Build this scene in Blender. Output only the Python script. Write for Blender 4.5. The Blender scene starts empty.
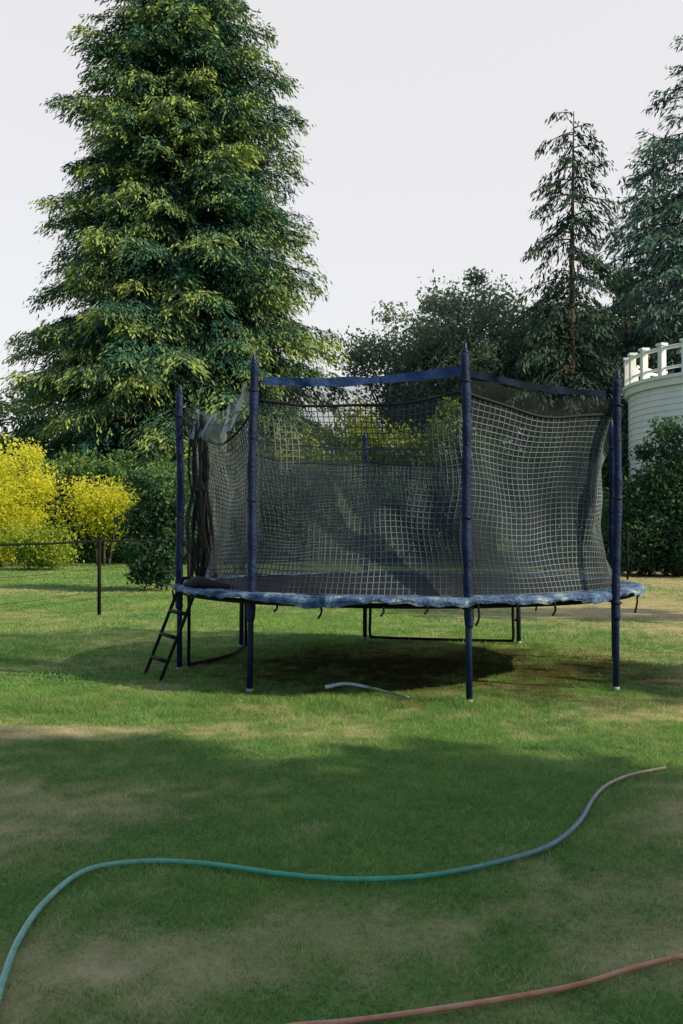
import bpy, math, numpy as np
from mathutils import Matrix, Vector
scene = bpy.context.scene
COL = scene.collection
PI = math.pi
F = 995.0; EYE = 1.32; HOR = 525.0

# ---------------------------------------------------------------- materials
def newmat(name):
    m = bpy.data.materials.new(name); m.use_nodes = True
    nt = m.node_tree
    for n in list(nt.nodes): nt.nodes.remove(n)
    out = nt.nodes.new('ShaderNodeOutputMaterial')
    return m, nt, out

def noise(nt, scale, detail=4, rough=0.6, coord='Object'):
    tc = nt.nodes.new('ShaderNodeTexCoord')
    n = nt.nodes.new('ShaderNodeTexNoise')
    n.inputs['Scale'].default_value = scale
    n.inputs['Detail'].default_value = detail
    n.inputs['Roughness'].default_value = rough
    nt.links.new(tc.outputs[coord], n.inputs['Vector'])
    return n

def ramp(nt, src, stops):
    r = nt.nodes.new('ShaderNodeValToRGB')
    els = r.color_ramp.elements
    els[0].position, els[0].color = stops[0][0], (*stops[0][1], 1)
    els[1].position, els[1].color = stops[-1][0], (*stops[-1][1], 1)
    for p, c in stops[1:-1]:
        e = els.new(p); e.color = (*c, 1)
    nt.links.new(src, r.inputs['Fac'])
    return r

def solid(name, c1, c2, scale=8, rough=0.6, metallic=0.0, bump=0.0, spec=0.5):
    m, nt, out = newmat(name)
    n = noise(nt, scale)
    r = ramp(nt, n.outputs['Fac'], [(0.35, c1), (0.65, c2)])
    b = nt.nodes.new('ShaderNodeBsdfPrincipled')
    b.inputs['Roughness'].default_value = rough
    b.inputs['Metallic'].default_value = metallic
    b.inputs['Specular IOR Level'].default_value = spec
    nt.links.new(r.outputs['Color'], b.inputs['Base Color'])
    if bump:
        n2 = noise(nt, scale * 4)
        bp = nt.nodes.new('ShaderNodeBump'); bp.inputs['Strength'].default_value = bump
        bp.inputs['Distance'].default_value = 0.02
        nt.links.new(n2.outputs['Fac'], bp.inputs['Height'])
        nt.links.new(bp.outputs['Normal'], b.inputs['Normal'])
    nt.links.new(b.outputs['BSDF'], out.inputs['Surface'])
    return m

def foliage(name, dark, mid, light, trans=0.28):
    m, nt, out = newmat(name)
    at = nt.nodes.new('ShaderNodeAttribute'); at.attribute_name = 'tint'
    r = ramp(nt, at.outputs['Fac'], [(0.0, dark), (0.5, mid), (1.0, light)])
    d = nt.nodes.new('ShaderNodeBsdfDiffuse')
    nt.links.new(r.outputs['Color'], d.inputs['Color'])
    if trans <= 0:
        nt.links.new(d.outputs['BSDF'], out.inputs['Surface']); return m
    t = nt.nodes.new('ShaderNodeBsdfTranslucent')
    mx = nt.nodes.new('ShaderNodeMixShader'); mx.inputs['Fac'].default_value = trans
    nt.links.new(r.outputs['Color'], t.inputs['Color'])
    nt.links.new(d.outputs['BSDF'], mx.inputs[1]); nt.links.new(t.outputs['BSDF'], mx.inputs[2])
    nt.links.new(mx.outputs[0], out.inputs['Surface'])
    return m

M_bark = solid('bark', (0.035, 0.026, 0.018), (0.09, 0.07, 0.05), 6, 0.9, bump=0.6)
M_blue = solid('blue_vinyl', (0.003, 0.009, 0.042), (0.009, 0.026, 0.10), 9, 0.6, bump=0.6, spec=0.25)
M_bluepole = solid('blue_painted_steel', (0.003, 0.010, 0.045), (0.008, 0.024, 0.09), 12, 0.45, bump=0.1, spec=0.3)
M_band = solid('blue_band', (0.010, 0.032, 0.12), (0.06, 0.12, 0.32), 4, 0.6, bump=0.7, spec=0.2)
M_dband = solid('dark_blue_band', (0.003, 0.005, 0.012), (0.008, 0.018, 0.055), 5, 0.8, bump=0.5, spec=0.1)
M_black = solid('black_paint', (0.004, 0.004, 0.006), (0.009, 0.009, 0.011), 10, 0.7, spec=0.15)
M_mat = solid('mat_fabric', (0.006, 0.007, 0.009), (0.012, 0.013, 0.016), 14, 0.8, bump=0.2, spec=0.2)
M_white = solid('white_paint', (0.74, 0.76, 0.78), (0.83, 0.84, 0.85), 2, 0.5)
M_tip = solid('grey_rubber', (0.2, 0.22, 0.25), (0.35, 0.36, 0.38), 12, 0.6)
M_strand = solid('net_cord', (0.022, 0.030, 0.042), (0.20, 0.235, 0.27), 0.9, 0.7, spec=0.2)  # broad pale noise patches stand in for sunlit cord
M_rope = solid('net_rope', (0.005, 0.006, 0.010), (0.010, 0.011, 0.016), 9, 0.8)

def padmat():
    m, nt, out = newmat('worn_blue_pad')
    n = noise(nt, 3.8, 8, 0.8)
    r = ramp(nt, n.outputs['Fac'], [(0.36, (0.006, 0.009, 0.014)), (0.42, (0.020, 0.045, 0.13)), (0.48, (0.050, 0.105, 0.26)), (0.54, (0.11, 0.18, 0.32)), (0.62, (0.34, 0.40, 0.48))])
    b = nt.nodes.new('ShaderNodeBsdfPrincipled'); b.inputs['Roughness'].default_value = 0.6
    b.inputs['Specular IOR Level'].default_value = 0.3
    nt.links.new(r.outputs['Color'], b.inputs['Base Color'])
    n2 = noise(nt, 22, 4); bp = nt.nodes.new('ShaderNodeBump'); bp.inputs['Strength'].default_value = 0.8; bp.inputs['Distance'].default_value = 0.03
    nt.links.new(n2.outputs['Fac'], bp.inputs['Height']); nt.links.new(bp.outputs['Normal'], b.inputs['Normal'])
    nt.links.new(b.outputs['BSDF'], out.inputs['Surface'])
    return m
M_pad = padmat()

def sheer(name, col, lo, hi, scale=2.5):
    m, nt, out = newmat(name)
    n = noise(nt, scale, 4)
    mr = nt.nodes.new('ShaderNodeMapRange')
    mr.inputs['From Min'].default_value = 0.35; mr.inputs['From Max'].default_value = 0.65
    mr.inputs['To Min'].default_value = lo; mr.inputs['To Max'].default_value = hi
    nt.links.new(n.outputs['Fac'], mr.inputs['Value'])
    d = nt.nodes.new('ShaderNodeBsdfDiffuse'); d.inputs['Color'].default_value = (*col, 1)
    t = nt.nodes.new('ShaderNodeBsdfTransparent')
    mx = nt.nodes.new('ShaderNodeMixShader')
    nt.links.new(mr.outputs[0], mx.inputs['Fac'])
    nt.links.new(t.outputs[0], mx.inputs[1]); nt.links.new(d.outputs[0], mx.inputs[2])
    nt.links.new(mx.outputs[0], out.inputs['Surface'])
    return m
M_sheet = sheer('fine_black_mesh', (0.040, 0.056, 0.078), 0.32, 0.56, 1.1)
M_upper = sheer('sheer_top_mesh', (0.035, 0.042, 0.048), 0.24, 0.42)
M_tarp = sheer('grey_sheer_cloth', (0.32, 0.38, 0.46), 0.30, 0.75, 6)

# ---------------------------------------------------------------- mesh helpers
def fastmesh(name, V, Fc, nper, mats, matidx=None, attrs=None, smooth=False):
    me = bpy.data.meshes.new(name)
    V = np.asarray(V, dtype=np.float32); Fc = np.asarray(Fc, dtype=np.int32)
    nf = len(Fc)
    me.vertices.add(len(V)); me.vertices.foreach_set('co', V.ravel())
    me.loops.add(nf * nper); me.loops.foreach_set('vertex_index', Fc.ravel())
    me.polygons.add(nf); me.polygons.foreach_set('loop_start', np.arange(nf, dtype=np.int32) * nper)
    for m in mats: me.materials.append(m)
    if matidx is not None: me.polygons.foreach_set('material_index', np.asarray(matidx, dtype=np.int32))
    me.update(calc_edges=True)
    me.validate()
    if attrs:
        for k, v in attrs.items():
            a = me.attributes.new(k, 'FLOAT', 'POINT'); a.data.foreach_set('value', np.asarray(v, dtype=np.float32))
    me.polygons.foreach_set('use_smooth', np.full(len(me.polygons), smooth))
    return me

def put(name, me, parent=None, label=None, category=None, kind=None, group=None):
    o = bpy.data.objects.new(name, me); COL.objects.link(o)
    if parent is not None:
        o.parent = parent
        o.matrix_parent_inverse = Matrix.Translation(-WLOC[parent.name])
    if label: o['label'] = label
    if category: o['category'] = category
    if kind: o['kind'] = kind
    if group: o['group'] = group
    WLOC[o.name] = Vector((0, 0, 0))
    return o
WLOC = {}
def empty(name, loc, label, category, group=None):
    o = bpy.data.objects.new(name, None); COL.objects.link(o)
    o.location = loc; o.empty_display_size = 0.2
    WLOC[o.name] = Vector(loc)
    if label: o['label'] = label
    if category: o['category'] = category
    if group: o['group'] = group
    return o

def tube(path, rad, seg=8, closed=False):
    P = np.asarray(path, float); n = len(P)
    R = np.full(n, rad) if np.isscalar(rad) else np.asarray(rad, float)
    if closed: T = np.roll(P, -1, 0) - np.roll(P, 1, 0)
    else: T = np.gradient(P, axis=0)
    T /= np.linalg.norm(T, axis=1)[:, None] + 1e-9
    up = np.array([0, 0, 1.0]) if abs(T[0][2]) < 0.9 else np.array([1.0, 0, 0])
    V = []
    u = np.cross(T[0], up); u /= np.linalg.norm(u)
    a = np.arange(seg) * 2 * PI / seg
    for i in range(n):
        u = u - T[i] * np.dot(u, T[i]); u /= np.linalg.norm(u) + 1e-9
        v = np.cross(T[i], u)
        V.append(P[i] + R[i] * (np.cos(a)[:, None] * u + np.sin(a)[:, None] * v))
    V = np.concatenate(V)
    Fc = []
    m = n if closed else n - 1
    for i in range(m):
        j = (i + 1) % n
        for k in range(seg):
            l = (k + 1) % seg
            Fc.append((i * seg + k, i * seg + l, j * seg + l, j * seg + k))
    if not closed:
        c0 = len(V); V = np.vstack([V, P[0], P[-1]])
        for k in range(0, seg, 2):
            Fc.append((c0, (k + 2) % seg, k + 1, k))
            b = (n - 1) * seg
            Fc.append((c0 + 1, b + k, b + k + 1, b + (k + 2) % seg))
    return V, np.array(Fc)

def box(c, s, rot=0.0):
    x, y, z = s[0] / 2, s[1] / 2, s[2] / 2
    V = np.array([(i * x, j * y, k * z) for k in (-1, 1) for (i, j) in ((-1, -1), (1, -1), (1, 1), (-1, 1))], float)
    ca, sa = math.cos(rot), math.sin(rot)
    V = V @ np.array([[ca, sa, 0], [-sa, ca, 0], [0, 0, 1]]) + np.array(c)
    return V, np.array([(3, 2, 1, 0), (4, 5, 6, 7), (0, 1, 5, 4), (1, 2, 6, 5), (2, 3, 7, 6), (3, 0, 4, 7)])

def join(parts):
    V = []; Fc = []; off = 0
    for v, f in parts:
        V.append(v); Fc.append(np.asarray(f) + off); off += len(v)
    return np.vstack(V), np.vstack(Fc)

def obj_tube(name, path, rad, mat, parent=None, seg=8, smooth=True, closed=False, **kw):
    V, Fc = tube(path, rad, seg, closed)
    return put(name, fastmesh(name, V, Fc, 4, [mat], smooth=smooth), parent, **kw)

def smoothpath(pts, n=12):
    P = np.asarray(pts, float)
    Q = np.vstack([2 * P[0] - P[1], P, 2 * P[-1] - P[-2]])
    out = []
    for i in range(1, len(Q) - 2):
        for t in np.linspace(0, 1, n, endpoint=False):
            a, b, c, d = Q[i - 1], Q[i], Q[i + 1], Q[i + 2]
            out.append(0.5 * ((2 * b) + (-a + c) * t + (2 * a - 5 * b + 4 * c - d) * t * t + (-a + 3 * b - 3 * c + d) * t ** 3))
    out.append(P[-1])
    return np.array(out)

# ---------------------------------------------------------------- ground
_lat = {}
def vnoise(x, y, scale, seed):
    if seed not in _lat: _lat[seed] = np.random.default_rng(seed).random((256, 256))
    L = _lat[seed]
    X = np.asarray(x) * scale + 1000.3; Y = np.asarray(y) * scale + 1000.7
    i = np.floor(X).astype(int); j = np.floor(Y).astype(int)
    fx = X - i; fy = Y - j; fx = fx * fx * (3 - 2 * fx); fy = fy * fy * (3 - 2 * fy)
    g = lambda a, b: L[a % 256, b % 256]
    return (g(i, j) * (1 - fx) + g(i + 1, j) * fx) * (1 - fy) + (g(i, j + 1) * (1 - fx) + g(i + 1, j + 1) * fx) * fy

def gz(x, y):
    return 0.02 * (vnoise(x, y, 0.6, 1) - 0.5) + 0.008 * (vnoise(x, y, 3.0, 2) - 0.5)

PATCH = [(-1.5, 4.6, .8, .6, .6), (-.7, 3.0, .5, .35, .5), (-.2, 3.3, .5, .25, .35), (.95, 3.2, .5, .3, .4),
         (-1.9, 6.35, 1.3, .28, 1.0), (2.2, 6.9, 1.2, .5, .35), (9, 24, 5, 7, .75), (1.0, 6.6, 2.0, .3, .10),  # narrow left streak: dry grass lightened to paint the sunlit strip
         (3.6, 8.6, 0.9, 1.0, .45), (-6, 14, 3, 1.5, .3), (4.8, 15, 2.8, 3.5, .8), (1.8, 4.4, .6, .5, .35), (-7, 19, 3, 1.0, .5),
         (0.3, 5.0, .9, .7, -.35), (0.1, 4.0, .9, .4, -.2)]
def dry_sunlit_tone(x, y):
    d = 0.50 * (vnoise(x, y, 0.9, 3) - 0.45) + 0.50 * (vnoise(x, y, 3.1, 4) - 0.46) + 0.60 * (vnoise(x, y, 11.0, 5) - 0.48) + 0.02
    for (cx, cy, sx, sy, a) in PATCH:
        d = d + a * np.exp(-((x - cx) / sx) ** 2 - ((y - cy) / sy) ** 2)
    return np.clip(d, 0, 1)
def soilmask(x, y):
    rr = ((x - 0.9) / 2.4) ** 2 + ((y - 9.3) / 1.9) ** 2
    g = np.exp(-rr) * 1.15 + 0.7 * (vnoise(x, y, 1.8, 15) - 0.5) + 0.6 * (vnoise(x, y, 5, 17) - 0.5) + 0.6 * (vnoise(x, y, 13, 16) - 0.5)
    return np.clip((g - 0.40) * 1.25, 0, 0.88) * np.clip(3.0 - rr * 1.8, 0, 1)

def grassmat(name, is_blade):
    m, nt, out = newmat(name)
    dr = nt.nodes.new('ShaderNodeAttribute'); dr.attribute_name = 'dry_sunlit'
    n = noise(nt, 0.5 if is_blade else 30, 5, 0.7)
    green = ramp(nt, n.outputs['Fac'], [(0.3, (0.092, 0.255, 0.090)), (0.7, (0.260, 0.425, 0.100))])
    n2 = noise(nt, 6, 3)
    dry_sunlit = ramp(nt, n2.outputs['Fac'], [(0.3, (0.50, 0.43, 0.24)), (0.7, (0.72, 0.61, 0.38))])
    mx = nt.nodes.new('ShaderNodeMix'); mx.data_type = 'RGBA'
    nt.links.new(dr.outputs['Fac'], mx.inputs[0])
    nt.links.new(green.outputs['Color'], mx.inputs[6]); nt.links.new(dry_sunlit.outputs['Color'], mx.inputs[7])
    hs = nt.nodes.new('ShaderNodeHueSaturation')
    nt.links.new(mx.outputs[2], hs.inputs['Color'])
    d = nt.nodes.new('ShaderNodeBsdfDiffuse')
    if is_blade:
        ti = nt.nodes.new('ShaderNodeAttribute'); ti.attribute_name = 'tint'
        nt.links.new(ti.outputs['Fac'], hs.inputs['Value'])
        t = nt.nodes.new('ShaderNodeBsdfTranslucent'); ms = nt.nodes.new('ShaderNodeMixShader'); ms.inputs[0].default_value = 0.38
        nt.links.new(hs.outputs['Color'], t.inputs['Color']); nt.links.new(hs.outputs['Color'], d.inputs['Color'])
        nt.links.new(d.outputs[0], ms.inputs[1]); nt.links.new(t.outputs[0], ms.inputs[2])
        nt.links.new(ms.outputs[0], out.inputs['Surface'])
    else:
        hs.inputs['Value'].default_value = 0.76
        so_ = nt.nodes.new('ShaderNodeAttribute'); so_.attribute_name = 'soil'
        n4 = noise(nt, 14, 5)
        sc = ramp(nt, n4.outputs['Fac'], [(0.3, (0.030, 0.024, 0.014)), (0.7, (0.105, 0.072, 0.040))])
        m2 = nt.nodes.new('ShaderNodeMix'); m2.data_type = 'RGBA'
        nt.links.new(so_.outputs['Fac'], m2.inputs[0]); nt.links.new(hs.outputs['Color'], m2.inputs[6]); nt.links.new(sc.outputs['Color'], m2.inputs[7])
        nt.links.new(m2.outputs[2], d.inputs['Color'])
        n3 = noise(nt, 60, 4); bp = nt.nodes.new('ShaderNodeBump'); bp.inputs['Strength'].default_value = 0.8; bp.inputs['Distance'].default_value = 0.03
        nt.links.new(n3.outputs['Fac'], bp.inputs['Height']); nt.links.new(bp.outputs['Normal'], d.inputs['Normal'])
        nt.links.new(d.outputs[0], out.inputs['Surface'])
    return m

gx = np.sinh(np.linspace(-6.2, 6.2, 341)) * 0.8
gy = np.sinh(np.linspace(-6.1, 6.1, 341)) * 0.8 + 8
X, Y = np.meshgrid(gx, gy)
fade = np.exp(-((X / 60) ** 2 + (Y / 60) ** 2))
V = np.stack([X.ravel(), Y.ravel(), (gz(X, Y) * fade).ravel()], 1)
ii, jj = np.meshgrid(np.arange(340), np.arange(340))
a = (jj * 341 + ii).ravel()
Fc = np.stack([a, a + 1, a + 342, a + 341], 1)
put('ground', fastmesh('ground', V, Fc, 4, [grassmat('lawn_soil', False)], attrs={'dry_sunlit': dry_sunlit_tone(X, Y).ravel(), 'soil': soilmask(X, Y).ravel()}, smooth=True), kind='structure')

def blades(n, d0, d1, h0, h1, w, power, spread=0.5, seed=1):
    r = np.random.default_rng(seed)
    u = r.random(n)
    D = (d0 ** power + u * (d1 ** power - d0 ** power)) ** (1 / power)
    x = (r.random(n) * 2 - 1) * (D * spread + 0.5); y = D
    dr = dry_sunlit_tone(x, y); sm = soilmask(x, y)
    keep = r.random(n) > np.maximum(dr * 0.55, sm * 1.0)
    x, y, dr, D, sm = x[keep], y[keep], dr[keep], D[keep], sm[keep]; n = len(x)
    clump = vnoise(x, y, 7.0, 9) * 0.7 + vnoise(x, y, 1.7, 10) * 0.6
    h = (h0 + (h1 - h0) * r.random(n)) * (0.3 + clump)
    h *= (1 - 0.55 * dr) * (1 + 0.9 * np.exp(-((y - 7.2) / 0.4) ** 2) * (vnoise(x, y, 4.0, 19) > 0.45))
    ang = r.random(n) * 2 * PI; ln = r.normal(0, 0.8, (n, 2)) * h[:, None]
    ww = w * (0.6 + 0.8 * r.random(n))
    z = gz(x, y) - 0.003
    b1 = np.stack([x - np.cos(ang) * ww, y - np.sin(ang) * ww, z], 1)
    b2 = np.stack([x + np.cos(ang) * ww, y + np.sin(ang) * ww, z], 1)
    t = np.stack([x + ln[:, 0], y + ln[:, 1], z + h], 1)
    V = np.stack([b1, b2, t], 1).reshape(-1, 3)
    Fc = np.arange(3 * n).reshape(-1, 3)
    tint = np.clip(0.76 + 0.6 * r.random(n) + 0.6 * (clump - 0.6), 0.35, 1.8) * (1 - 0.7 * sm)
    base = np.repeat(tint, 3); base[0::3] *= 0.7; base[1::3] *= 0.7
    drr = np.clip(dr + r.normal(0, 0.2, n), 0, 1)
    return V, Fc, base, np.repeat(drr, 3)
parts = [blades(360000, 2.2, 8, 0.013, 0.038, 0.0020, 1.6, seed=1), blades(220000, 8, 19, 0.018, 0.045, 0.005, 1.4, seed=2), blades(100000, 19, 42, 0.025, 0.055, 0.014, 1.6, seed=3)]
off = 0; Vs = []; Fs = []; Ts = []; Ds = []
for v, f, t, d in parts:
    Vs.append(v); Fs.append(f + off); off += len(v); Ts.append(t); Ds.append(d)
put('grass', fastmesh('grass', np.vstack(Vs), np.vstack(Fs), 3, [grassmat('grass_blade', True)], attrs={'tint': np.concatenate(Ts), 'dry_sunlit': np.concatenate(Ds)}), kind='stuff', label='short patchy lawn grass with dried straw spots and a painted sunlit streak', category='grass')

# ---------------------------------------------------------------- vegetation
def leafmesh(name, C, A, B, tint, mat):
    n = len(C)
    V = np.stack([C - A, C + B, C + A, C - B], 1).reshape(-1, 3)
    Fc = np.arange(4 * n).reshape(-1, 4)
    return fastmesh(name, V, Fc, 4, [mat], attrs={'tint': np.repeat(np.clip(tint, 0, 1), 4)})

def unit(v): return v / (np.linalg.norm(v, axis=-1, keepdims=True) + 1e-9)

def conifer(base, H, zb, R, whorls, per, exp, droop, up, nl, nw, step, seed, mat, label, lenvar=(0.72, 1.12), tr=0.3, twk=0.34, dens=1.0, lean=(0, 0), zj=0.35, hang=0.12, rnd=0.33, jit=0.05, skirt=0.0):
    r = np.random.default_rng(seed)
    E = empty('conifer_tree', (base[0], base[1], 0), label, 'tree')
    zz = np.linspace(0, H, 14)
    path = np.stack([base[0] + lean[0] * (zz / H) ** 2, base[1] + 0 * zz, zz - 0.05], 1)
    wood = [tube(path, tr * (1 - zz / H * 0.93), 8)]
    C = []; A = []; B = []; T = []
    for w in range(whorls):
        u = (w + 0.3 * r.random()) / whorls
        z0 = zb + (H - zb) * u ** 0.93
        prof = (1 - u) ** exp
        npb = max(4, int(per * (0.45 + 0.55 * prof)))
        a0 = r.random() * 2 * PI
        wl = r.uniform(0.88, 1.06)
        for b in range(npb):
            az = a0 + 2 * PI * b / npb + r.normal(0, 0.22)
            L = R * prof * wl * r.uniform(*lenvar) + 0.25
            L *= 1 + skirt * max(0, 1 - u / 0.25) * (0.5 - 0.5 * math.cos(az))
            if r.random() < 0.12: L *= 1.1
            z = z0 + r.normal(0, zj * (H - zb) / whorls)
            e = np.array([math.cos(az), math.sin(az), 0]); s90 = np.array([-e[1], e[0], 0])
            upk = up * (0.3 + u * 1.2) + r.normal(0, 0.06); dk = droop * r.uniform(0.7, 1.3)
            tx = base[0] + lean[0] * (z / H) ** 2
            def bp(s):
                s = np.asarray(s)[:, None]
                return np.array([tx, base[1], z]) + e * L * s + np.array([0, 0, 1.0]) * L * (upk * s - dk * s ** 2 + 0.35 * dk * s ** 4)
            ns = max(3, int(L * 0.9) + 3)
            bs = np.linspace(0, 0.93, ns)
            wood.append(tube(bp(bs), np.linspace(0.02 + 0.008 * L, 0.008, ns), 4))
            nt_ = max(6, int(dens * L / 0.17))
            S = np.sort(r.uniform(0.12, 1.0, nt_) ** 0.85)
            O = bp(S)
            side = np.where(r.random(nt_) < 0.5, -1, 1)
            tl = (L * twk * (1.08 - S) ** 0.7 * r.uniform(0.6, 1.25, nt_) + 0.22)
            th = r.uniform(0.35, 1.15, nt_)
            td = np.cos(th)[:, None] * e + (side * np.sin(th))[:, None] * s90
            tdz = r.normal(-hang, 0.13, nt_)
            kn = np.maximum(2, (tl / step).astype(int))
            idx = np.repeat(np.arange(nt_), kn)
            q = (np.arange(len(idx)) - np.repeat(np.cumsum(kn) - kn, kn) + 0.5) / kn[idx]
            ll = tl[idx]
            pos = O[idx] + td[idx] * (ll * q)[:, None]
            pos[:, 2] += ll * (tdz[idx] * q - 0.5 * droop * q ** 2)
            d = td[idx].copy(); d[:, 2] += tdz[idx] - droop * q
            d = unit(d + r.normal(0, rnd, d.shape))
            pos += r.normal(0, jit, pos.shape)
            b_ = unit(np.cross(d, r.normal(0, 1, d.shape) * np.array([0.5, 0.5, 1.0]) + np.array([0, 0, 0.6])))
            n = len(pos); sz = r.uniform(0.65, 1.3, n)
            C.append(pos); A.append(d * (nl * sz)[:, None]); B.append(b_ * (nw * sz)[:, None])
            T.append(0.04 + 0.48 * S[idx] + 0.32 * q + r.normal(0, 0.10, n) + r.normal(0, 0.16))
    V, Fc = join(wood)
    put('trunk', fastmesh('trunk', V, Fc, 4, [M_bark], smooth=True), E)
    C = np.vstack(C); print('conifer quads', len(C))
    put('crown', leafmesh('crown', C, np.vstack(A), np.vstack(B), np.concatenate(T), mat), E)
    return E

def broadleaf(name, base, cz, rad, ncl, nleaf, leaf, clr, seed, mat, label, cat, tr=0.15, parts=('trunk', 'crown'), stems=1, limbs=14, shell=0.45, base_z=None, group=None, flat=0.8, spread=4.0):
    r = np.random.default_rng(seed)
    E = empty(name, (base[0], base[1], 0), label, cat, group)
    c0 = np.array([base[0], base[1], cz]); rad = np.array(rad, float)
    dv = unit(r.normal(0, 1, (ncl, 3)))
    rr = r.random(ncl) ** shell
    CC = c0 + dv * rr[:, None] * rad * r.uniform(0.78, 1.12, (ncl, 1))
    CC[:, 2] = np.maximum(CC[:, 2], base_z if base_z is not None else 0.25)
    wood = []
    for s in range(stems):
        ox = r.normal(0, 0.12 * (stems > 1), 2) * (1 + 0.2 * stems)
        k_ = min(spread, 0.5 * rad[0] / (abs(ox[0]) + 1e-3))
        top = c0 + np.array([ox[0] * k_, ox[1] * k_, rad[2] * 0.2])
        st = np.array([base[0] + ox[0], base[1] + ox[1], -0.05])
        mid = (st + top) / 2 + r.normal(0, 0.03 * cz, 3) * np.array([1, 1, 0])
        P = smoothpath([st, mid, top], 6)
        wood.append(tube(P, np.linspace(tr, tr * 0.3, len(P)), 8))
    for k in range(min(limbs, ncl)):
        t = CC[k]; s0 = np.array([base[0], base[1], max(0.3, cz - rad[2] * r.uniform(0.2, 1.0))])
        md = (s0 + t) / 2 + np.array([0, 0, -0.08 * np.linalg.norm(t - s0)]) + r.normal(0, 0.06, 3) * np.linalg.norm(t - s0)
        P = smoothpath([s0, md, t], 4)
        wood.append(tube(P, np.linspace(tr * 0.4, tr * 0.07 + 0.004, len(P)), 6))
    V, Fc = join(wood)
    put(parts[0], fastmesh(parts[0], V, Fc, 4, [M_bark], smooth=True), E)
    cs = clr * r.uniform(0.5, 1.5, ncl)
    idx = np.repeat(np.arange(ncl), nleaf)
    n = len(idx)
    off = np.clip(r.normal(0, 0.48, (n, 3)), -0.95, 0.95) * np.array([1, 1, flat]) * cs[idx][:, None]
    pos = CC[idx] + off
    pos[:, 2] = np.maximum(pos[:, 2], 0.04 + r.random(n) * 0.25)
    d = unit(r.normal(0, 1, (n, 3)) + np.array([0, 0, -0.25]))
    b = unit(np.cross(d, r.normal(0, 1, (n, 3))))
    sz = r.uniform(0.6, 1.35, n)
    ct = r.normal(0, 0.16, ncl)
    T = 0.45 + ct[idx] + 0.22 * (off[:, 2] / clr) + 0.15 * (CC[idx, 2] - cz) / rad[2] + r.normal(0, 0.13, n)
    put(parts[1], leafmesh(parts[1], pos, d * (leaf * sz)[:, None], b * (leaf * 0.5 * sz)[:, None], T, mat), E)
    return E

F_con = foliage('conifer_needles', (0.016, 0.056, 0.056), (0.055, 0.140, 0.100), (0.32, 0.40, 0.12), 0)  # pale stop paints sunlit highlights, bluish darker stops paint shade
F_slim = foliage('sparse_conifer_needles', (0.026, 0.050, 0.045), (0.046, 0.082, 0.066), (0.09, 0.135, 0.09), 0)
F_right = foliage('hazed_conifer_needles', (0.060, 0.122, 0.120), (0.10, 0.18, 0.160), (0.17, 0.26, 0.20), 0)  # paled and blued to paint distance haze into the needles
F_dec = foliage('hazed_leaves', (0.105, 0.150, 0.130), (0.165, 0.228, 0.178), (0.26, 0.33, 0.21), 0.35)  # lifted paler so distance haze sits in the leaf colour
F_yel = foliage('yellow_leaves', (0.27, 0.32, 0.03), (0.68, 0.68, 0.07), (0.90, 0.86, 0.15), 0.55)
F_mid = foliage('green_leaves', (0.045, 0.105, 0.050), (0.11, 0.21, 0.08), (0.23, 0.34, 0.10), 0.35)
F_lime = foliage('lime_leaves', (0.10, 0.17, 0.03), (0.28, 0.37, 0.06), (0.50, 0.54, 0.10), 0.4)
F_dk = foliage('hedge_leaves', (0.028, 0.066, 0.042), (0.062, 0.130, 0.072), (0.12, 0.21, 0.09), 0.3)

def wx(px, D): return (px - 341.5) / F * D
def wz(py, D): return EYE + (HOR - py) / F * D

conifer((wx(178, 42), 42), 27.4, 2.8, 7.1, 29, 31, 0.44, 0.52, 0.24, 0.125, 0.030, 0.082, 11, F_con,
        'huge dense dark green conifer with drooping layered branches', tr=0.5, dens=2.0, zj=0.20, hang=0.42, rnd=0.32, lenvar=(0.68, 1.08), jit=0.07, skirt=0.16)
conifer((wx(571, 38), 38), wz(108, 38), 4.5, 2.75, 16, 9, 0.48, 0.80, 0.26, 0.13, 0.034, 0.085, 7, F_slim,
        'tall slim conifer with sparse drooping branches and bare trunk showing', lenvar=(0.35, 1.2), tr=0.24, twk=0.28, dens=2.3, lean=(0.15, 0), hang=0.65, zj=0.3, jit=0.07)
conifer((wx(700, 40), 40), wz(30, 40), 2.5, 5.2, 22, 16, 0.6, 0.65, 0.25, 0.15, 0.036, 0.12, 8, F_right,
        'tall shaggy haze-tinted green conifer behind the white house', lenvar=(0.4, 1.2), tr=0.35, dens=1.5, hang=0.45, jit=0.08)
conifer((wx(655, 46), 46), wz(130, 46), 2.5, 4.6, 21, 17, 0.6, 0.55, 0.22, 0.16, 0.038, 0.12, 9, F_right,
        'shorter dark conifer filling in between taller trees', lenvar=(0.4, 1.2), tr=0.3, dens=1.5, hang=0.4, jit=0.08)

broadleaf('broadleaf_tree', (wx(490, 44), 44), 8.4, (4.2, 3.5, 4.2), 110, 320, 0.10, 0.95, 21, F_dec,
          'dark grey-green broadleaf tree with airy rounded crown', 'tree', tr=0.3, limbs=60, shell=0.5)
broadleaf('broadleaf_tree', (wx(408, 47), 47), 8.0, (3.3, 3.0, 4.1), 72, 310, 0.10, 0.95, 22, F_dec,
          'lower broadleaf tree with ragged thin outline', 'tree', tr=0.22, limbs=40)
broadleaf('broadleaf_tree', (wx(552, 46), 46), 8.0, (3.4, 3.0, 4.2), 80, 340, 0.11, 0.95, 23, F_dec,
          'dense dark broadleaf tree beside a slim conifer', 'tree', tr=0.22, limbs=40)
broadleaf('broadleaf_tree', (wx(625, 42), 42), 6.5, (3.4, 2.5, 4.8), 90, 330, 0.11, 1.0, 26, F_dec,
          'dense dark broadleaf tree behind the white house', 'tree', tr=0.22, limbs=40)
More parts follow.
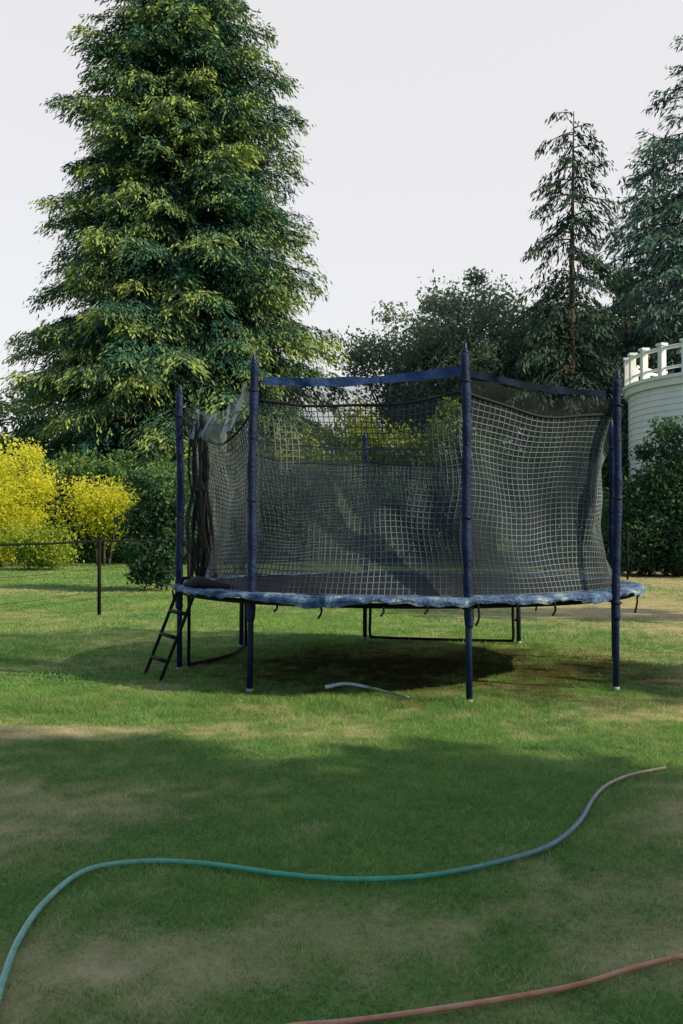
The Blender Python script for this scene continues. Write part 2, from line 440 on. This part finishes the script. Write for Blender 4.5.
broadleaf('broadleaf_tree', (wx(25, 52), 52), 4.4, (4.5, 3.0, 3.8), 80, 300, 0.13, 0.95, 24, F_dk,
          'low dark tree behind the yellow shrubs', 'tree', tr=0.25)
broadleaf('shrub', (wx(2, 31), 31), 2.0, (1.5, 1.3, 1.75), 60, 480, 0.050, 0.72, 31, F_yel,
          'bushy golden yellow-green shrub in full sun', 'shrub', tr=0.05, parts=('stem', 'foliage'), stems=4)
broadleaf('shrub', (wx(104, 32), 32), 1.95, (1.35, 0.9, 0.95), 30, 230, 0.050, 0.8, 37, F_yel,
          'open golden shrub on bare leaning stems', 'shrub', tr=0.045, parts=('stem', 'foliage'), stems=4, base_z=0.9, shell=0.8, spread=2.5)
broadleaf('shrub', (wx(36, 29), 29), 0.6, (1.1, 0.8, 0.5), 26, 320, 0.05, 0.45, 33, F_lime,
          'low lime green shrub under golden foliage', 'shrub', tr=0.03, parts=('stem', 'foliage'), stems=4)
broadleaf('shrub', (wx(160, 20), 20), 1.25, (0.66, 0.7, 1.25), 60, 330, 0.05, 0.34, 34, F_dk,
          'dense dark green upright bush behind the trampoline ladder', 'shrub', tr=0.02, parts=('stem', 'foliage'), stems=2, spread=1.0)
k = 40
for (px, D, hgt, w, mt, lab) in [
    (70, 36, 4.2, 2.6, F_mid, 'tall green shrub under the big conifer'),
    (135, 35, 3.9, 2.2, F_mid, 'tall green shrub under the big conifer'),
    (205, 34, 3.4, 2.0, F_dk, 'dark green shrub at the edge of the lawn'),
    (262, 35, 4.0, 2.2, F_dk, 'dark green shrub at the edge of the lawn'),
    (300, 38, 5.5, 2.2, F_lime, 'sunlit yellow-green shrub beyond the trampoline'),
    (350, 36, 4.4, 2.2, F_mid, 'tall green shrub beyond the trampoline'),
    (372, 39, 5.9, 2.4, F_lime, 'sunlit yellow-green shrub beyond the trampoline'),
    (430, 38, 5.9, 2.4, F_lime, 'sunlit yellow-green shrub beyond the trampoline'),
    (480, 36, 4.6, 2.4, F_dk, 'dark green shrub at the edge of the lawn'),
    (540, 35, 4.8, 2.3, F_dk, 'dark green shrub at the edge of the lawn'),
    (600, 33, 4.7, 2.0, F_dk, 'dark green shrub at the edge of the lawn')]:
    k += 1
    broadleaf('shrub', (wx(px, D), D), hgt * 0.5, (w, 1.4, hgt * 0.5), 62, 260, 0.085, 0.65, k, mt, lab, 'shrub', tr=0.06, parts=('stem', 'foliage'), stems=4)
for (px, D, hgt, w) in [(672, 25.8, 4.1, 0.95), (712, 25.6, 4.6, 1.3), (646, 25.8, 2.6, 0.9), (690, 25.4, 2.4, 1.2)]:
    k += 1
    broadleaf('shrub', (wx(px, D), D), hgt * 0.5, (w, 0.7, hgt * 0.5), 60, 300, 0.06, 0.45, k, F_dk, 'dark leafy bush against the white house', 'shrub', tr=0.05, parts=('stem', 'foliage'), stems=4)

# trees standing along the sunny side of the garden (they shade the lawn)
for (x, y, cz, rad, ncl, nl, lf) in [
    (9.5, -6.5, 5.2, (2.0, 2.6, 5.0), 100, 200, 0.17), (9.5, -2.6, 5.2, (1.8, 2.4, 5.0), 120, 220, 0.16),
    (9.3, 0.5, 5.0, (1.6, 1.3, 4.8), 105, 200, 0.15),
    (10.5, 5.2, 4.4, (1.2, 1.2, 1.2), 38, 200, 0.12),  # unseen crown added low to darken the ground under the trampoline
    (14.0, 10.5, 7.0, (1.8, 1.3, 2.6), 18, 140, 0.14)]:
    k += 1
    broadleaf('broadleaf_tree', (x, y), cz, rad, ncl, nl, lf, 0.6, k, F_mid, 'leafy green garden tree, unseen, shading the lawn', 'tree', tr=0.16)

# ---------------------------------------------------------------- trampoline
TC = np.array([0.60, 9.45])
T = empty('trampoline', (TC[0], TC[1], 0), 'large round blue trampoline with sagging black safety net', 'trampoline')
poles = [(0.946, 7.38, 2.67, -0.011), (-0.724, 7.87, 2.665, 0.012), (2.19, 7.96, 2.56, 0.009), (-1.47, 9.05, 2.59, 0.0),
         (-1.08, 10.75, 2.45, 0.01), (0.27, 11.50, 2.40, 0.0), (1.97, 11.08, 2.42, -0.01), (2.66, 9.72, 2.35, -0.01)]
ang = sorted([(math.atan2(p[1] - TC[1], p[0] - TC[0]) % (2 * PI), p[0], p[1], p[2], p[3]) for p in poles])
r_ = np.random.default_rng(3)
for i, (a_, x, y, h, lx) in enumerate(ang):
    f = lambda z: (x + lx * z, y, z)
    V, Fc = tube([f(-0.02), f(0.5), f(1.0), f(h - 0.1)], 0.025, 10)
    p = put('net_pole', fastmesh('net_pole', V, Fc, 4, [M_bluepole], smooth=True), T)
    zz = np.linspace(0.56, h - 0.07, 90)
    rr = 0.034 + 0.0022 * np.sin(zz * 23 + i) + np.interp(zz, np.linspace(0.5, h, 24), r_.normal(0, 0.0022, 24)) + r_.normal(0, 0.0008, 90)
    rr[0] = 0.029; rr[-1] = 0.027
    wob = 0.006 * np.sin(zz * 4 + i * 2)
    P = np.stack([x + lx * zz + wob, y + 0 * zz, zz], 1)
    V, Fc = tube(P, rr, 12)
    put('pole_sleeve', fastmesh('pole_sleeve', V, Fc, 4, [M_blue], smooth=True), p)
    P = [f(h - 0.08), f(h - 0.055), f(h - 0.05), f(h - 0.02), f(h), f(h + 0.012)]
    V, Fc = tube(P, [0.027, 0.029, 0.018, 0.017, 0.012, 0.004], 10)
    put('pole_cap', fastmesh('pole_cap', V, Fc, 4, [M_bluepole], smooth=True), p)
    V, Fc = tube([f(0.0), f(0.03), f(0.032)], [0.029, 0.029, 0.02], 10)
    put('pole_foot', fastmesh('pole_foot', V, Fc, 4, [M_tip], smooth=True), p)
    for zc in (0.70, 1.45 + 0.1 * math.sin(i * 3), h - 0.28):
        c = np.array(f(zc)); aa = np.linspace(0, 2 * PI, 14, endpoint=False)
        ring = np.stack([c[0] + 0.039 * np.cos(aa), c[1] + 0.039 * np.sin(aa), c[2] + 0.006 * np.sin(aa * 2)], 1)
        d = unit(np.array([TC[0] - x, TC[1] - y, 0]))
        V, Fc = join([tube(ring, 0.006, 6, closed=True), tube([c + d * 0.03, c + d * 0.10 + np.array([0, 0, 0.01])], 0.005, 6)])
        put('strap', fastmesh('strap', V, Fc, 4, [M_rope], smooth=True), p)

def polar(rr, th, z): return (TC[0] + rr * math.cos(th), TC[1] + rr * math.sin(th), z)
th = np.linspace(0, 2 * PI, 96, endpoint=False)
obj_tube('frame', [polar(2.09, t, 0.72) for t in th], 0.020, M_black, T, closed=True)
rings = np.linspace(0, 1.93, 12); V = []; Fc = []
for i, rr in enumerate(rings):
    for t in th: V.append(polar(max(rr, 0.01), t, 0.765 - 0.035 * (1 - (rr / 1.93) ** 2)))
for i in range(11):
    for k2 in range(96): l = (k2 + 1) % 96; Fc.append((i * 96 + k2, i * 96 + l, (i + 1) * 96 + l, (i + 1) * 96 + k2))
put('mat', fastmesh('mat', V, Fc, 4, [M_mat], smooth=True), T)
prof = [(1.92, 0.774), (1.97, 0.788), (2.06, 0.792), (2.13, 0.788), (2.165, 0.774), (2.172, 0.757), (2.166, 0.740), (2.158, 0.742), (2.154, 0.752), (2.10, 0.762), (1.95, 0.764)]
NA = 520; V = []; Fc = []
rp = np.random.default_rng(14)
nz1 = np.interp(np.arange(NA), np.linspace(0, NA, 59), np.append(rp.normal(0, 1, 58), 0))
nz2 = np.interp(np.arange(NA), np.linspace(0, NA, 241), np.append(rp.normal(0, 1, 240), 0))
sagp = np.interp(np.arange(NA), np.linspace(0, NA, 63), np.append(np.abs(rp.normal(0, 1, 62)) ** 2.2, 0.5))
for i in range(NA):
    t = 2 * PI * i / NA
    for j, (pr, pz) in enumerate(prof):
        w = 1.0 if 4 <= j <= 8 else 0.5
        hang = (-0.011 * min(sagp[i], 4) + 0.006 * nz1[i] + 0.007 * nz2[i]) * (j in (6, 7)) + 0.007 * nz1[(i * 3) % NA] * w
        V.append(polar(pr + 0.011 * w * nz1[i] + 0.008 * w * nz2[i], t, pz + hang))
m = len(prof)
for i in range(NA):
    for j in range(m):
        Fc.append((i * m + j, ((i + 1) % NA) * m + j, ((i + 1) % NA) * m + (j + 1) % m, i * m + (j + 1) % m))
put('spring_pad', fastmesh('spring_pad', V, Fc, 4, [M_pad], smooth=False), T)

def uleg(p, q, bow):
    p = np.array(p, float); q = np.array(q, float); md = (p + q) / 2 + np.array(bow)
    dn = lambda v, z: np.array([v[0], v[1], z])
    a = dn(p, 0.70); b = dn(p, 0.06); c = dn(q, 0.06); d = dn(q, 0.70)
    b2 = dn(p * 0.9 + md * 0.1, 0.035); c2 = dn(q * 0.9 + md * 0.1, 0.035)
    return smoothpath([a, dn(p, 0.3), b, b2, dn(md, 0.02), c2, c, dn(q, 0.3), d], 5)
obj_tube('leg', uleg((0.33, 11.42), (1.90, 11.05), (0.0, 0.1)), 0.016, M_black, T)
obj_tube('leg', uleg((-1.40, 9.15), (-1.02, 10.62), (0.10, 0.1)), 0.016, M_black, T)
for (x, y, l) in [(-0.16, 7.45, 0.10), (0.12, 11.4, 0.24), (1.00, 7.31, 0.14), (2.0, 10.2, 0.28), (-1.5, 8.85, 0.12), (0.3, 7.31, 0.07), (1.6, 7.5, 0.08), (2.75, 9.3, 0.22), (0.62, 7.29, 0.05), (-0.5, 7.6, 0.06), (1.3, 7.38, 0.11), (-0.30, 11.2, 0.22)]:
    P = smoothpath([(x, y, 0.74), (x + 0.01, y, 0.72 - l * 0.5), (x - 0.015, y - 0.01, 0.72 - l)], 4)
    obj_tube('hanging_strap', P, 0.009, M_black, T, seg=6)

# safety net
A_ = [a[0] for a in ang]; nP = len(A_); HH = [a[3] for a in ang]
def seginfo(t):
    t = t % (2 * PI)
    for i in range(nP):
        a0 = A_[i]; a1 = A_[(i + 1) % nP]
        if i == nP - 1: a1 += 2 * PI
        tt = t if t >= a0 - 1e-9 else t + 2 * PI
        if a0 <= tt <= a1 + 1e-9: return i, (tt - a0) / (a1 - a0)
    return 0, 0
aP4 = math.atan2(9.05 - TC[1], -1.47 - TC[0]) % (2 * PI)
LEFTSEG = int(np.argmin([abs(a - aP4) for a in A_]))
def netpt(t, v):
    i, w = seginfo(t)
    s = math.sin(PI * w)
    ax, ay, lx = ang[i][1], ang[i][2], ang[i][4]; bx, by, lx2 = ang[(i + 1) % nP][1], ang[(i + 1) % nP][2], ang[(i + 1) % nP][4]
    ax += lx * 2.3; bx += lx2 * 2.3
    cx = ax * (1 - w) + bx * w; cy = ay * (1 - w) + by * w
    dx, dy = TC[0] - cx, TC[1] - cy; dl = math.hypot(dx, dy)
    pull = 0.05 + 0.05 * s
    tx, ty = cx + dx / dl * pull, cy + dy / dl * pull
    h = HH[i] * (1 - w) + HH[(i + 1) % nP] * w
    left = (i == LEFTSEG)
    ztop = h - 0.20 - 0.03 * s
    zr = h - 0.35 - (0.08 if not left else 0.25) * s + 0.015 * math.sin(9 * w + i * 2) * s
    if left: ztop = h - 0.28 - 0.16 * s
    bx_, by_ = TC[0] + 1.96 * math.cos(t), TC[1] + 1.96 * math.sin(t)
    if v <= 1:
        e = v ** 0.9
        x = bx_ * (1 - e) + tx * e; y = by_ * (1 - e) + ty * e; z = 0.79 * (1 - v) + zr * v
        k = math.sin(PI * v)
        rrn = -0.12 * k + 0.040 * k * math.sin(9 * t + 4 * v) + 0.018 * k * math.sin(21 * t - 6 * v + 2) + 0.007 * k * math.sin(37 * t + 9 * v)
        z += 0.028 * k * math.sin(7 * t + 3 * v) + 0.009 * k * math.sin(17 * t + 5)
        tt = k * (0.011 * math.sin(5 * v * 2 + t * 3) + 0.005 * math.sin(11 * v + 8 * t))
        x += rrn * math.cos(t) - tt * math.sin(t) * 2; y += rrn * math.sin(t) + tt * math.cos(t) * 2
    else:
        e = (v - 1) / 0.25
        x, y, z = tx, ty, zr * (1 - e) + ztop * e
        b = 0.03 * math.sin(PI * e) * math.sin(14 * t)
        x += b * math.cos(t); y += b * math.sin(t)
    return (x, y, z)
NT, NV = 264, 34
tg = np.linspace(0, 2 * PI, NT, endpoint=False)
G = np.array([[netpt(t, v) for v in np.linspace(0, 1, NV)] for t in tg])
idx = np.arange(NT * NV).reshape(NT, NV)
Fs = []
for i in range(NT):
    j = (i + 1) % NT
    for k2 in range(NV - 1): Fs.append((idx[i, k2], idx[j, k2], idx[j, k2 + 1], idx[i, k2 + 1]))
Vn = [G.reshape(-1, 3)]; Fn = [np.array(Fs)]; Mi = [np.zeros(len(Fs))]
off = NT * NV
for i in range(NT):
    v, f = tube(G[i], 0.0034, 4); Vn.append(v); Fn.append(f + off); off += len(v); Mi.append(np.ones(len(f)))
for k2 in range(NV):
    v, f = tube(G[:, k2], 0.0034, 4, closed=True); Vn.append(v); Fn.append(f + off); off += len(v); Mi.append(np.ones(len(f)))
net = put('safety_net', fastmesh('safety_net', np.vstack(Vn), np.vstack(Fn), 4, [M_sheet, M_strand], matidx=np.concatenate(Mi)), T)
obj_tube('net_rope', G[:, -1] , 0.011, M_rope, T, closed=True, seg=6)
U = np.array([[netpt(t, v) for v in np.linspace(1.0001, 1.25, 5)] for t in tg])
ui = np.arange(NT * 5).reshape(NT, 5)
Fs = [(ui[i, q], ui[(i + 1) % NT, q], ui[(i + 1) % NT, q + 1], ui[i, q + 1]) for i in range(NT) for q in range(4)]
put('net_top_strip', fastmesh('net_top_strip', U.reshape(-1, 3), Fs, 4, [M_upper], smooth=True), T)
obj_tube('top_cord', U[:, -1], 0.008, M_rope, T, closed=True, seg=6)
def band(pa, pb, w0, w1, za, zb_, hgt, mat, seed, sag=0.02):
    r = np.random.default_rng(seed)
    W = np.linspace(w0, w1, 60); pa = np.array(pa); pb = np.array(pb)
    V = []; Fc = []
    n1 = np.interp(W, np.linspace(w0, w1, 16), r.normal(0, 1, 16))
    n2 = np.interp(W, np.linspace(w0, w1, 16), r.normal(0, 1, 16))
    for i, w in enumerate(W):
        c = pa * (1 - w) + pb * w
        z = za * (1 - w) + zb_ * w - sag * math.sin(PI * w) + 0.003 * n1[i]
        d = unit(np.array([TC[0] - c[0], TC[1] - c[1]]))
        th_ = 0.003; hh = hgt * (1 + 0.12 * n2[i])
        for (o1, s1) in ((-1, -1), (-1, -.5), (-1, 0), (-1, .5), (-1, 1), (1, 1), (1, .5), (1, 0), (1, -.5), (1, -1)):
            o_ = 0.032 + 0.05 * math.sin(PI * w) + th_ * o1 + 0.008 * n1[i] * s1
            V.append((c[0] + d[0] * o_, c[1] + d[1] * o_, z + hh / 2 * s1))
    for i in range(59):
        for k2 in range(10): Fc.append((i * 10 + k2, i * 10 + (k2 + 1) % 10, (i + 1) * 10 + (k2 + 1) % 10, (i + 1) * 10 + k2))
    put('net_band', fastmesh('net_band', V, Fc, 4, [mat], smooth=False), T)
band((-0.695, 7.87), (0.92, 7.38), 0.03, 0.985, 2.465, 2.475, 0.068, M_band, 1, sag=0.035)
band((0.92, 7.38), (2.21, 7.96), 0.02, 0.97, 2.465, 2.37, 0.055, M_dband, 2, sag=0.025)
V = []; Fc = []; nu, nv = 40, 14
pa = np.array([-1.36, 8.98]); pb = np.array([-0.74, 7.97])
for i in range(nu):
    w = i / (nu - 1)
    for j in range(nv):
        e = j / (nv - 1)
        c = pa * (1 - w) + pb * w
        bul = 0.06 * math.sin(w * 11 + e * 3) * e + 0.03 * math.sin(w * 23 + e * 4) + 0.012 * math.sin(w * 60 + e * 5)
        z = 2.40 - 0.15 * math.sin(PI * w) + 0.06 * w - e * (0.13 + 0.16 * math.sin(PI * w * 0.9 + 0.3) + 0.05 * math.sin(w * 17))
        V.append((c[0] + bul * 0.85, c[1] + bul * 0.5, z))
for i in range(nu - 1):
    for j in range(nv - 1): q = i * nv + j; Fc.append((q, q + nv, q + nv + 1, q + 1))
put('loose_cloth', fastmesh('loose_cloth', V, Fc, 4, [M_tarp], smooth=True), T)
parts = []
rb = np.random.default_rng(5)
for q in range(16):
    w = rb.random()
    x0 = -1.38 + 0.22 * w; y0 = 8.95 - 0.30 * w
    P = smoothpath([(x0, y0, 2.25 + rb.normal(0, .04)), (x0 + rb.normal(.02, .05), y0, 1.8), (x0 + rb.normal(.05, .05), y0, 1.3), (x0 + rb.normal(0.04, .06), y0, 0.86)], 6)
    parts.append(tube(P, rb.uniform(0.006, 0.02), 6))
V, Fc = join(parts); put('net_door', fastmesh('net_door', V, Fc, 4, [M_rope], smooth=True), T)
P = smoothpath([(-1.35, 8.60, .81), (-1.22, 8.42, .84), (-1.05, 8.30, .82), (-.86, 8.2, .80)], 5)
obj_tube('net_roll', P, np.interp(np.arange(len(P)), [0, 5, 10, len(P) - 1], [.02, .05, .035, .012]), M_rope, T, seg=8)

# ---------------------------------------------------------------- ladder
top = np.array([-1.33, 8.70, 0.80]); rad_d = unit(np.array([-0.94, -0.34, 0.0])); tan_d = np.array([0.5, -0.866, 0.0])
bot = top + rad_d * 0.32; bot[2] = 0
Ld = empty('ladder', tuple(bot), 'small dark metal ladder leaning on the trampoline edge', 'ladder')
for s in (-1, 1):
    a = bot + tan_d * 0.2 * s; b = top + tan_d * 0.2 * s
    hook = b - rad_d * 0.12 + np.array([0, 0, 0.03])
    P = smoothpath([a, (a + b) / 2, b, b - rad_d * 0.05 + np.array([0, 0, 0.045]), hook], 5)
    obj_tube('rail', P, 0.015, M_black, Ld)
for q in (0.2, 0.45, 0.7, 0.93):
    c = bot * (1 - q) + top * q
    V, Fc = tube([c - tan_d * 0.2, c + tan_d * 0.2], 0.018, 8)
    put('rung', fastmesh('rung', V, Fc, 4, [M_black], smooth=True), Ld)

# ---------------------------------------------------------------- hoses
def gp(px, py, r=0.0):
    D = F * EYE / (py - HOR); x = wx(px, D)
    return (x, D, float(gz(x, D)) + r + 0.012)
def hosemat(name, stops, axis, lo, hi, rough=0.5):
    m, nt, out = newmat(name)
    tc = nt.nodes.new('ShaderNodeTexCoord'); sp = nt.nodes.new('ShaderNodeSeparateXYZ'); nt.links.new(tc.outputs['Object'], sp.inputs[0])
    mr = nt.nodes.new('ShaderNodeMapRange'); mr.inputs['From Min'].default_value = lo; mr.inputs['From Max'].default_value = hi
    nt.links.new(sp.outputs[axis], mr.inputs['Value'])
    r = ramp(nt, mr.outputs[0], stops)
    n = noise(nt, 25, 4)
    hs = nt.nodes.new('ShaderNodeHueSaturation')
    mr2 = nt.nodes.new('ShaderNodeMapRange'); mr2.inputs['To Min'].default_value = 0.5; mr2.inputs['To Max'].default_value = 1.4
    nt.links.new(n.outputs['Fac'], mr2.inputs['Value']); nt.links.new(mr2.outputs[0], hs.inputs['Value'])
    nt.links.new(r.outputs['Color'], hs.inputs['Color'])
    b = nt.nodes.new('ShaderNodeBsdfPrincipled'); b.inputs['Roughness'].default_value = rough
    nt.links.new(hs.outputs['Color'], b.inputs['Base Color']); nt.links.new(b.outputs[0], out.inputs['Surface'])
    return m
M_h1 = hosemat('green_blue_hose', [(0, (0.22, 0.42, 0.40)), (0.3, (0.06, 0.38, 0.25)), (0.55, (0.05, 0.36, 0.24)), (0.68, (0.11, 0.23, 0.28)), (0.86, (0.16, 0.22, 0.31)), (0.93, (0.40, 0.33, 0.26)), (1, (0.50, 0.39, 0.29))], 'X', -1.2, 1.55)
pts = [(-14, 1060), (0, 1003), (20, 945), (50, 902), (90, 875), (150, 867), (210, 870), (290, 880), (360, 884), (430, 879), (500, 864), (550, 847), (578, 824), (592, 802), (606, 788), (630, 778), (664, 771)]
P = smoothpath([gp(a, b, 0.008) for a, b in pts], 10)
rad = np.full(len(P), 0.0105); rad[-40:] = np.linspace(0.0105, 0.0075, 40)
obj_tube('garden_hose', P, rad, M_h1, None, seg=12, label='faded green and blue garden hose snaking across the lawn', category='hose')
M_h2 = solid('red_hose', (0.42, 0.17, 0.10), (0.62, 0.32, 0.23), 10, 0.5)
pts = [(180, 1050), (290, 1030), (350, 1024), (430, 1012), (520, 998), (580, 986), (630, 970), (683, 957), (760, 946)]
P = smoothpath([gp(a, b, 0.006) for a, b in pts], 10)
obj_tube('garden_hose', P, 0.0082, M_h2, None, seg=12, label='faded salmon red garden hose lying in the grass', category='hose')
M_rod = hosemat('rod_paint', [(0, (0.65, 0.75, 0.88)), (0.5, (0.55, 0.68, 0.85)), (0.6, (0.16, 0.32, 0.20)), (1, (0.12, 0.26, 0.14))], 'X', -0.12, 0.45)
P = smoothpath([gp(326, 692, .030), (gp(345, 690, .04)), gp(366, 692, .032), gp(385, 696, .026), gp(408, 701, .022)], 6)
obj_tube('plastic_tube', P, np.linspace(0.016, 0.009, len(P)), M_rod, None, seg=8, label='short pale blue and green plastic tube dropped under the trampoline', category='tube')

# ---------------------------------------------------------------- fences
def fence(pts, h, label, sag=0.02):
    E = empty('wire_fence', (pts[0][0], pts[0][1], 0), label, 'fence')
    for i, (x, y) in enumerate(pts):
        V, Fc = join([tube([(x, y, -0.05), (x, y, h + 0.02)], 0.028, 8), tube([(x, y, h + 0.02), (x, y, h + 0.035), (x, y, h + 0.055)], [0.034, 0.034, 0.01], 8)])
        put('post', fastmesh('post', V, Fc, 4, [M_black], smooth=True), E)
        if i:
            a = np.array([*pts[i - 1], 0.0]); b = np.array([x, y, 0.0])
            for (z, rr) in ((h - 0.01, 0.017), (h * 0.62, 0.003), (h * 0.32, 0.003)):
                P = [a * (1 - t) + b * t + np.array([0, 0, z - sag * math.sin(PI * t)]) for t in np.linspace(0, 1, 9)]
                V, Fc = tube(P, rr, 6); put('rail' if rr > .01 else 'wire', fastmesh('rail', V, Fc, 4, [M_black], smooth=True), E)
fence([(-5.3, 8.6), (-4.42, 11.6), (-3.55, 14.6), (-2.7, 17.6), (-2.2, 20.5)], 1.1, 'low black wire fence with round posts beside the lawn')
fence([(5.0, 24.5), (6.95, 24.2), (10.0, 24.0), (13.0, 23.8)], 1.2, 'low black wire fence in front of dark bushes')

# ---------------------------------------------------------------- white house with round balcony
cx, cy, R = 13.3, 31.0, 4.2
Hs = empty('white_house', (cx, cy, 0), 'white clapboard house with round balcony and railing', 'house')
zdeck = 5.60
prof = []; z = 0.0
while z < zdeck - 0.25:
    prof += [(R, z), (R - 0.03, z + 0.17)]; z += 0.18
V = []; Fc = []; NA = 96
for i in range(NA):
    t = 2 * PI * i / NA
    for (pr, pz) in prof: V.append((cx + pr * math.cos(t), cy + pr * math.sin(t), pz))
m = len(prof)
for i in range(NA):
    for j in range(m - 1): Fc.append((i * m + j, ((i + 1) % NA) * m + j, ((i + 1) % NA) * m + j + 1, i * m + j + 1))
put('wall', fastmesh('wall', V, Fc, 4, [M_white]), Hs)
def cyl(R0, R1, z0, z1, NA=96):
    V = []; Fc = []
    pf = [(0.01, z0), (R0, z0), (R1, z1), (0.01, z1)]
    for i in range(NA):
        t = 2 * PI * i / NA
        for (pr, pz) in pf: V.append((cx + pr * math.cos(t), cy + pr * math.sin(t), pz))
    for i in range(NA):
        for j in range(3): Fc.append((i * 4 + j, ((i + 1) % NA) * 4 + j, ((i + 1) % NA) * 4 + j + 1, i * 4 + j + 1))
    return np.array(V), np.array(Fc)
V, Fc = join([cyl(R + 0.10, R + 0.10, zdeck - 0.2, zdeck), cyl(R + 0.18, R + 0.18, zdeck + 0.003, zdeck + 0.10)])
put('balcony_floor', fastmesh('balcony_floor', V, Fc, 4, [M_white]), Hs)
th = np.linspace(0, 2 * PI, 96, endpoint=False)
parts = [tube([(cx + (R + .02) * math.cos(t), cy + (R + .02) * math.sin(t), z_) for t in th], r0, 8, closed=True) for z_, r0 in ((6.52, 0.06), (5.92, 0.045))]
V, Fc = join(parts); rail = put('railing', fastmesh('railing', V, Fc, 4, [M_white], smooth=True), Hs)
for i in range(30):
    t = 2 * PI * i / 30
    V, Fc = join([box((cx + (R + .02) * math.cos(t), cy + (R + .02) * math.sin(t), 6.13), (0.17, 0.17, 0.95), t),
                  box((cx + (R + .02) * math.cos(t), cy + (R + .02) * math.sin(t), 6.64), (0.25, 0.25, 0.07), t)])
    put('baluster', fastmesh('baluster', V, Fc, 4, [M_white]), rail)
V, Fc = box((cx + 5.2, cy + 4.0, 2.9), (8, 6, 5.8)); put('side_wing', fastmesh('side_wing', V, Fc, 4, [M_white]), Hs)

# ---------------------------------------------------------------- light, world, camera
EL = math.radians(32); AZ = math.radians(-22)   # azimuth measured from +X
S = Vector((math.cos(EL) * math.cos(AZ), math.cos(EL) * math.sin(AZ), math.sin(EL)))
sd = bpy.data.lights.new('sun', 'SUN'); sd.energy = 5.0; sd.angle = math.radians(0.6); sd.color = (1.0, 0.88, 0.55)
so = bpy.data.objects.new('sun', sd); COL.objects.link(so); so.location = (20, 0, 20)
so.rotation_euler = S.to_track_quat('Z', 'Y').to_euler()
w = bpy.data.worlds.new('World'); scene.world = w; w.use_nodes = True
nt = w.node_tree
for n in list(nt.nodes): nt.nodes.remove(n)
out = nt.nodes.new('ShaderNodeOutputWorld')
sky = nt.nodes.new('ShaderNodeTexSky'); sky.sky_type = 'NISHITA'; sky.sun_disc = False
sky.sun_elevation = EL; sky.sun_rotation = PI / 2 - AZ; sky.dust_density = 3.0
bg1 = nt.nodes.new('ShaderNodeBackground'); bg1.inputs['Strength'].default_value = 0.05
nt.links.new(sky.outputs[0], bg1.inputs['Color'])
# pale haze, brightest low in the northern sky, dimmed overhead and behind to deepen the shade
tc = nt.nodes.new('ShaderNodeTexCoord'); sp = nt.nodes.new('ShaderNodeSeparateXYZ'); nt.links.new(tc.outputs['Generated'], sp.inputs[0])
mz = nt.nodes.new('ShaderNodeMapRange'); mz.interpolation_type = 'SMOOTHSTEP'
mz.inputs['From Min'].default_value = 0.48; mz.inputs['From Max'].default_value = 0.75; mz.inputs['To Min'].default_value = 1; mz.inputs['To Max'].default_value = 0
nt.links.new(sp.outputs['Z'], mz.inputs['Value'])
my = nt.nodes.new('ShaderNodeMapRange'); my.interpolation_type = 'SMOOTHSTEP'
my.inputs['From Min'].default_value = 0.0; my.inputs['From Max'].default_value = 0.6; my.inputs['To Min'].default_value = 0; my.inputs['To Max'].default_value = 1
nt.links.new(sp.outputs['Y'], my.inputs['Value'])
mul = nt.nodes.new('ShaderNodeMath'); mul.operation = 'MULTIPLY'
nt.links.new(mz.outputs[0], mul.inputs[0]); nt.links.new(my.outputs[0], mul.inputs[1])
hz = nt.nodes.new('ShaderNodeMix'); hz.data_type = 'RGBA'
hz.inputs[6].default_value = (0.24, 0.295, 0.37, 1); hz.inputs[7].default_value = (0.76, 0.725, 0.70, 1)
nt.links.new(mul.outputs[0], hz.inputs[0])
bg2 = nt.nodes.new('ShaderNodeBackground'); bg2.inputs['Strength'].default_value = 1.0
nt.links.new(hz.outputs[2], bg2.inputs['Color'])
ad = nt.nodes.new('ShaderNodeAddShader')
nt.links.new(bg1.outputs[0], ad.inputs[0]); nt.links.new(bg2.outputs[0], ad.inputs[1]); nt.links.new(ad.outputs[0], out.inputs['Surface'])

cam = bpy.data.cameras.new('camera'); cam.lens = 35; cam.sensor_width = 36; cam.clip_end = 3000; cam.clip_start = 0.05
co = bpy.data.objects.new('camera', cam); COL.objects.link(co)
co.location = (0, 0, EYE); co.rotation_euler = (math.radians(90) + math.atan(13 / F), 0, 0)
scene.camera = co
scene.view_settings.view_transform = 'Standard'
scene.view_settings.look = 'None'
scene.view_settings.exposure = 0
